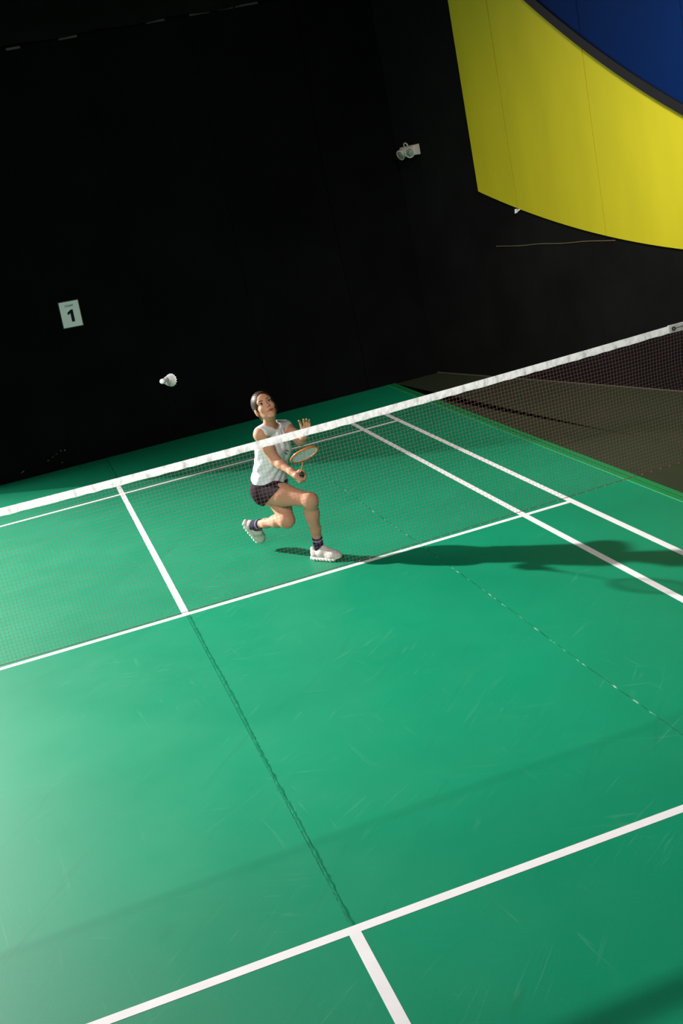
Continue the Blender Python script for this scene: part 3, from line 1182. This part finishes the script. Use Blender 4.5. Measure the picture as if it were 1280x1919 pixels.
link('lips', LP.mesh('lips'), 'lips', person)

# ---- hair, drawn back into a ponytail
HA = Field(HC - 0.26, HC + 0.18, 0.0042)
HA.ell(H(0, -0.013, 0.033), (0.0815, 0.099, 0.092), HM, 0.01)
HA.ell(H(0, -0.06, 0.0), (0.066, 0.055, 0.075), HM, 0.02)
HA.ell(H(0.004, 0.105, -0.024), (0.066, 0.060, 0.098), HM, 0.010, 'sub')
HA.cone(H(-0.06, 0.05, -0.06), H(-0.06, 0.03, -0.14), 0.045, 0.06, 0.01, 'sub')
HA.cone(H(0.06, 0.05, -0.06), H(0.06, 0.03, -0.14), 0.045, 0.06, 0.01, 'sub')
for sx in (-1, 1):
    if sx > 0:
        HA.ell(H(sx * 0.085, -0.008, -0.018), (0.02, 0.020, 0.032), HM, 0.006, 'sub')
    else:
        HA.ell(H(sx * 0.068, -0.020, -0.020), (0.020, 0.034, 0.050), HM, 0.012)
    HA.cone(H(sx * 0.068, 0.020, 0.0), H(sx * 0.067, 0.012, -0.030), 0.007, 0.003, 0.008)
HA.chain([H(0, -0.105, 0.010), H(0.006, -0.125, -0.03), H(0.012, -0.115, -0.10), H(0.016, -0.095, -0.17)], [0.026, 0.028, 0.024, 0.008], 0.02)
# strand texture
zz = HA.d
sl, (X, Y, Z) = HA.block(HA.lo, HA.lo + HA.h * HA.n)
cx = (X - HC[0]) * HX[0] + (Y - HC[1]) * HX[1] + (Z - HC[2]) * HX[2]
cz = (X - HC[0]) * HU[0] + (Y - HC[1]) * HU[1] + (Z - HC[2]) * HU[2]
HA.d += (0.0006 * np.sin(np.arctan2(cx, cz - 0.01) * 38)).astype(np.float32)
hair = link('hair', HA.mesh('hair'), 'hair', person)
mb = MB()
for i in range(7):
    a = random.uniform(-0.04, 0.04)
    p0 = H(a, random.uniform(-0.05, 0.02), 0.108)
    p2 = p0 + HU * random.uniform(0.008, 0.02) + HX * random.uniform(-0.02, 0.02) - HF * 0.02
    mb.tube([p0, (p0 + p2) / 2 + HU * 0.006, p2], 0.0005, 4)
mb.obj('flyaway_strands', 'hair', hair)

# ---- white tank top
T = Field((0.66, 2.18, 0.56), (1.30, 2.86, 1.16), 0.0042)
T.loft(PEL, TM, [0.06, 0.11, 0.17, 0.28, 0.36, 0.42, 0.455, 0.49], [0.158, 0.154, 0.146, 0.147, 0.156, 0.145, 0.115, 0.06], [0.124, 0.120, 0.110, 0.112, 0.112, 0.094, 0.078, 0.055], k=0.01, wrinkle=0.0055)
for sx in (-1, 1):
    T.ell(PEL + UP * 0.315 + RT * sx * 0.062 + FR * 0.068, (0.058, 0.05, 0.062), TM, 0.04)
T.cone(NB - UP * 0.005, RSH + (NB - RSH) * 0.05 + UP * 0.004, 0.054, 0.053, 0.03)
T.cone(NB - UP * 0.005, LSH + (NB - LSH) * 0.05 + UP * 0.004, 0.054, 0.053, 0.03)
T.cone(NB + FR * 0.024, RSH + (NB - RSH) * 0.12, 0.047, 0.054, 0.02)
T.cone(NB + FR * 0.024, LSH + (NB - LSH) * 0.12, 0.047, 0.054, 0.02)
# neckline and arm openings
T.ell(NB + FR * 0.034 + UP * 0.034, (0.054, 0.056, 0.036), TM, 0.006, 'sub')
T.cone(NB + UP * 0.03, H(0, -0.02, -0.09), 0.054, 0.056, 0.008, 'sub')
out_r = unit(RSH - NB)
out_l = unit(LSH - NB)
T.cone(RSH + out_r * 0.058 + UP * 0.03, RSH + out_r * 0.058 - UP * 0.15, 0.052, 0.054, 0.008, 'sub')
T.cone(LSH + out_l * 0.058 + UP * 0.03, LSH + out_l * 0.058 - UP * 0.12, 0.052, 0.050, 0.008, 'sub')
T.clip(PEL + UP * 0.092, -UP - FR * 0.20 - RT * 0.30)
top = link('tank_top', T.mesh('tank_top'), 'white', person)
top['label'] = 'loose white sleeveless top'

# ---- shorts
Q = Field((0.62, 2.24, 0.36), (1.26, 2.88, 0.78), 0.0042)
Q.loft(PEL, TM, [-0.10, -0.05, 0.0, 0.08, 0.14], [0.130, 0.146, 0.150, 0.146, 0.136], [0.100, 0.110, 0.112, 0.104, 0.096], oy=[0.014, 0.014, 0.012, 0.006, 0.0], k=0.01, wrinkle=0.002)
tr = unit(RKN - RHIP)
tl = unit(LKN - LHIP)
Q.cone(RHIP + FR * 0.02, RHIP + tr * 0.19 + UP * 0.0, 0.094, 0.093, 0.03)
Q.cone(LHIP + FR * 0.01, LHIP + tl * 0.13, 0.094, 0.096, 0.03)
Q.ell(RHIP - FR * 0.008, (0.082, 0.082, 0.09), None, 0.03)
Q.ell(LHIP - FR * 0.008, (0.082, 0.082, 0.09), None, 0.03)
Q.clip(A_(0.885, 2.42, 0.562), A_(0.49, -0.366, -0.797), 0.004)
Q.clip(PEL + UP * 0.118, UP)
shorts = link('shorts', Q.mesh('shorts'), 'shorts', person)
shorts['label'] = 'short black running shorts'


# ---- socks and shoes
def sock(an, kn, name='sock'):
    d = unit(kn - an)
    F_ = Field(np.minimum(an, an + d * 0.12) - 0.09, np.maximum(an, an + d * 0.12) + 0.09, 0.0035)
    F_.cone(an - d * 0.05, an + d * 0.095, 0.037, 0.0395, 0.0)
    F_.clip(an + d * 0.085, d, 0.003)
    so = link(name, F_.mesh(name), 'sock', person)
    MB().lathe([(0.056, 0.0388), (0.058, 0.0408), (0.066, 0.0412), (0.068, 0.039)], an, d, 28).obj('sock_stripe', 'stripe', so, True)
    MB().lathe([(0.0, 0.009), (0.002, 0.008)], an + d * 0.03 + (-CAM_FWD - d * (-CAM_FWD @ d)) * 0.037, -CAM_FWD - d * (-CAM_FWD @ d), 5).obj('sock_emblem', 'stripe', so)


sock(RAN, RKN)
sock(LAN, LKN)


def shoe(o, Yd, Zd, parent):
    """o: point under the ankle on the sole plane; Yd toe direction; Zd up"""
    Yd = unit(Yd)
    Zd = unit(Zd - Yd * (Zd @ Yd))
    Xd = np.cross(Yd, Zd)
    M = np.array([Xd, Yd, Zd])

    def P(x, y, z):
        return o + Xd * x + Yd * y + Zd * z
    F_ = Field(o - 0.24, o + 0.24, 0.0042)
    F_.cone(P(0, -0.052, 0.052), P(0, 0.02, 0.060), 0.036, 0.042, 0.02)
    F_.cone(P(0, 0.02, 0.056), P(0.004, 0.115, 0.044), 0.042, 0.040, 0.02)
    F_.ell(P(0.003, 0.115, 0.036), (0.047, 0.072, 0.036), M, 0.02)
    F_.cone(P(0, -0.062, 0.085), P(0, -0.05, 0.05), 0.024, 0.034, 0.02)
    F_.ell(P(0, 0.035, 0.085), (0.028, 0.034, 0.030), M, 0.015)
    F_.cone(P(0, -0.016, 0.13), P(0, -0.016, 0.092), 0.036, 0.028, 0.006, 'sub')
    F_.clip(P(0, 0, 0.024), -Zd)
    sh = link('shoe', F_.mesh('shoe'), 'shoe', parent)
    sh['label'] = 'cream knit running shoe with cloud-shaped sole'
    G_ = Field(o - 0.24, o + 0.24, 0.0042)
    outline = [(-0.088, 0.022), (-0.05, 0.038), (0.0, 0.041), (0.05, 0.044), (0.10, 0.050), (0.14, 0.046), (0.172, 0.028)]
    for (y0, w0), (y1, w1) in zip(outline[:-1], outline[1:]):
        n = 4
        for i in range(n):
            t = (i + 0.5) / n
            y, w_ = y0 + (y1 - y0) * t, w0 + (w1 - w0) * t
            lift = 0.010 * max(0, (y - 0.1) / 0.07) ** 2
            G_.ell(P(0.002, y, 0.021 + lift), (w_, 0.018, 0.012), M, 0.006)
    for i in range(8):
        y = -0.082 + i * 0.031
        w_ = np.interp(y, [a for a, b in outline], [b for a, b in outline])
        lift = 0.010 * max(0, (y - 0.1) / 0.07) ** 2
        for sx in (-1, 1):
            G_.ell(P(0.002 + sx * (w_ - 0.012), y, 0.0135 + lift), (0.017, 0.0135, 0.0135), M, 0.003)
        G_.ell(P(0.002, y, 0.0135 + lift), (w_, 0.0125, 0.0125), M, 0.003)
    link('sole', G_.mesh('sole'), 'sole', sh)
    mb = MB()
    for i in range(5):
        y = 0.028 + i * 0.017
        z = 0.112 - i * 0.0075
        mb.tube([P(-0.020, y, z - 0.012), P(0, y + 0.004, z + 0.003), P(0.020, y, z - 0.012)], 0.0022, 5)
    mb.obj('laces', 'sole', sh)
    return sh


shoe(A_(1.117, 2.318, 0.0), fdir, A_(0, 0, 1), person)
SY = unit(A_(0.44, 0.38, -0.81))
sdn = unit(LAN - LKN)
SD = unit(sdn - SY * (sdn @ SY))
shoe(LAN + SD * 0.100 + SY * 0.058, SY, -SD, person)

# small printed mark on the chest of the top
bmk = MB()
cpt = PEL + UP * 0.335 + FR * 0.118
for du, dz, w_ in ((0.02, 0.012, 0.012), (0.0, 0.018, 0.010), (-0.02, 0.012, 0.012), (0.0, -0.006, 0.02)):
    c = cpt + RT * du + UP * dz
    bmk.prism([c + RT * w_ * 0.5, c + UP * 0.006, c - RT * w_ * 0.5, c - UP * 0.006], FR, 0.012)
bmk.obj('chest_print', 'print', top)

# ================================================================== RACKET
rk = empty('badminton_racket', GH)
tag(rk, 'orange badminton racket with pale strings held in the right hand', 'racket')
phi = math.radians(25)
wv = math.cos(phi) * CAM_RIGHT + math.sin(phi) * CAM_UP
RWD = unit(wv - GA * (wv @ GA))
RN_ = np.cross(RWD, GA)
HCEN = 0.455     # hand to head centre


def K(a, b, c=0.0):
    return GH + GA * a + RWD * b + RN_ * c


g_ = MB().lathe([(-0.075, 0.010), (-0.073, 0.0150), (-0.06, 0.0140), (0.0, 0.0130), (0.085, 0.0125), (0.095, 0.0115), (0.105, 0.008)], K(0, 0), GA, 16)
g_.obj('grip', 'grip', rk, True)
MB().lathe([(0.10, 0.0085), (0.125, 0.006), (0.14, 0.0042), (HCEN - 0.15, 0.0040), (HCEN - 0.13, 0.006), (HCEN - 0.122, 0.005)], K(0, 0), GA, 14).obj('shaft', 'orange', rk, True)
an = np.linspace(0, 2 * math.pi, 72, endpoint=False)
RA, RB = 0.122, 0.100
MB().tube([K(HCEN + RA * math.sin(a) * (1.0 - 0.05 * math.sin(a)), RB * math.cos(a)) for a in an], 0.0062, 10, True).obj('frame', 'orange', rk, True)
mb = MB()
for i in range(-10, 11):
    b = i * 0.0091
    h_ = RA * math.sqrt(max(0, 1 - (b / RB) ** 2)) - 0.003
    if h_ > 0.01:
        mb.tube([K(HCEN - h_, b, 0.0004), K(HCEN + h_ * 0.97, b, 0.0004)], 0.0010, 4)
for i in range(-12, 13):
    a = i * 0.0094
    w_ = RB * math.sqrt(max(0, 1 - (a / RA) ** 2)) - 0.003
    if w_ > 0.01:
        mb.tube([K(HCEN + a * 0.985, -w_, -0.0004), K(HCEN + a * 0.985, w_, -0.0004)], 0.0010, 4)
st = mb.obj('strings', 'string', rk)

# ================================================================== SHUTTLECOCK
SHC = A_(0.055, 0.15, 1.93)
shuttle = empty('shuttlecock', SHC)
tag(shuttle, 'white feather shuttlecock flying above the net tape', 'shuttlecock')
SAx = unit(-0.46 * CAM_RIGHT - 0.18 * CAM_UP - 0.87 * CAM_FWD)       # towards the cork
bx = unit(np.cross(SAx, A_(0, 0, 1)))
by = np.cross(SAx, bx)
prof = [(0.032, 0.0125), (0.034, 0.0132), (0.046, 0.0132), (0.052, 0.0120), (0.056, 0.0090), (0.0585, 0.0045), (0.0592, 0.001)]
MB().lathe(prof, SHC, SAx, 24).obj('cork', 'cork', shuttle, True)
MB().lathe([(0.0325, 0.0128), (0.0325, 0.0136), (0.0365, 0.0137), (0.0365, 0.013)], SHC, SAx, 24).obj('ribbon', 'ribbon', shuttle, True)


def sp(t, r, a):
    return SHC + SAx * t + (bx * math.cos(a) + by * math.sin(a)) * r


for i in range(16):
    a0 = 2 * math.pi * i / 16
    rows_ = []
    mbf = MB()
    # vane: overlapping curved blade with a pointed tip; plus the quill
    v, f = [], []
    prof = [(0.012, 0.019, 0.05), (0.0, 0.0225, 0.22), (-0.012, 0.0265, 0.25), (-0.022, 0.0300, 0.235), (-0.029, 0.0322, 0.15), (-0.033, 0.0335, 0.03)]
    for t, r, w_ in prof:
        for j, q in enumerate((-1, -0.3, 0.5, 1.15)):
            v.append(tuple(sp(t, r + 0.0014 * q, a0 + q * w_)))
    for k in range(len(prof) - 1):
        for j in range(3):
            b = k * 4 + j
            f.append((b, b + 1, b + 5, b + 4))
    fe = link('feather', mesh_py('feather', v, f), 'feather', shuttle, True)
    MB().tube([sp(0.034, 0.0118, a0), sp(0.0, 0.0221, a0), sp(-0.03, 0.0322, a0)], [0.0009, 0.0008, 0.0004], 5).obj('quill', 'feather', fe)
th = MB()
for t, r in ((0.020, 0.0163), (0.010, 0.0193)):
    th.tube([sp(t, r, a) for a in np.linspace(0, 2 * math.pi, 32, endpoint=False)], 0.0007, 4, True)
th.obj('thread', 'feather', shuttle)
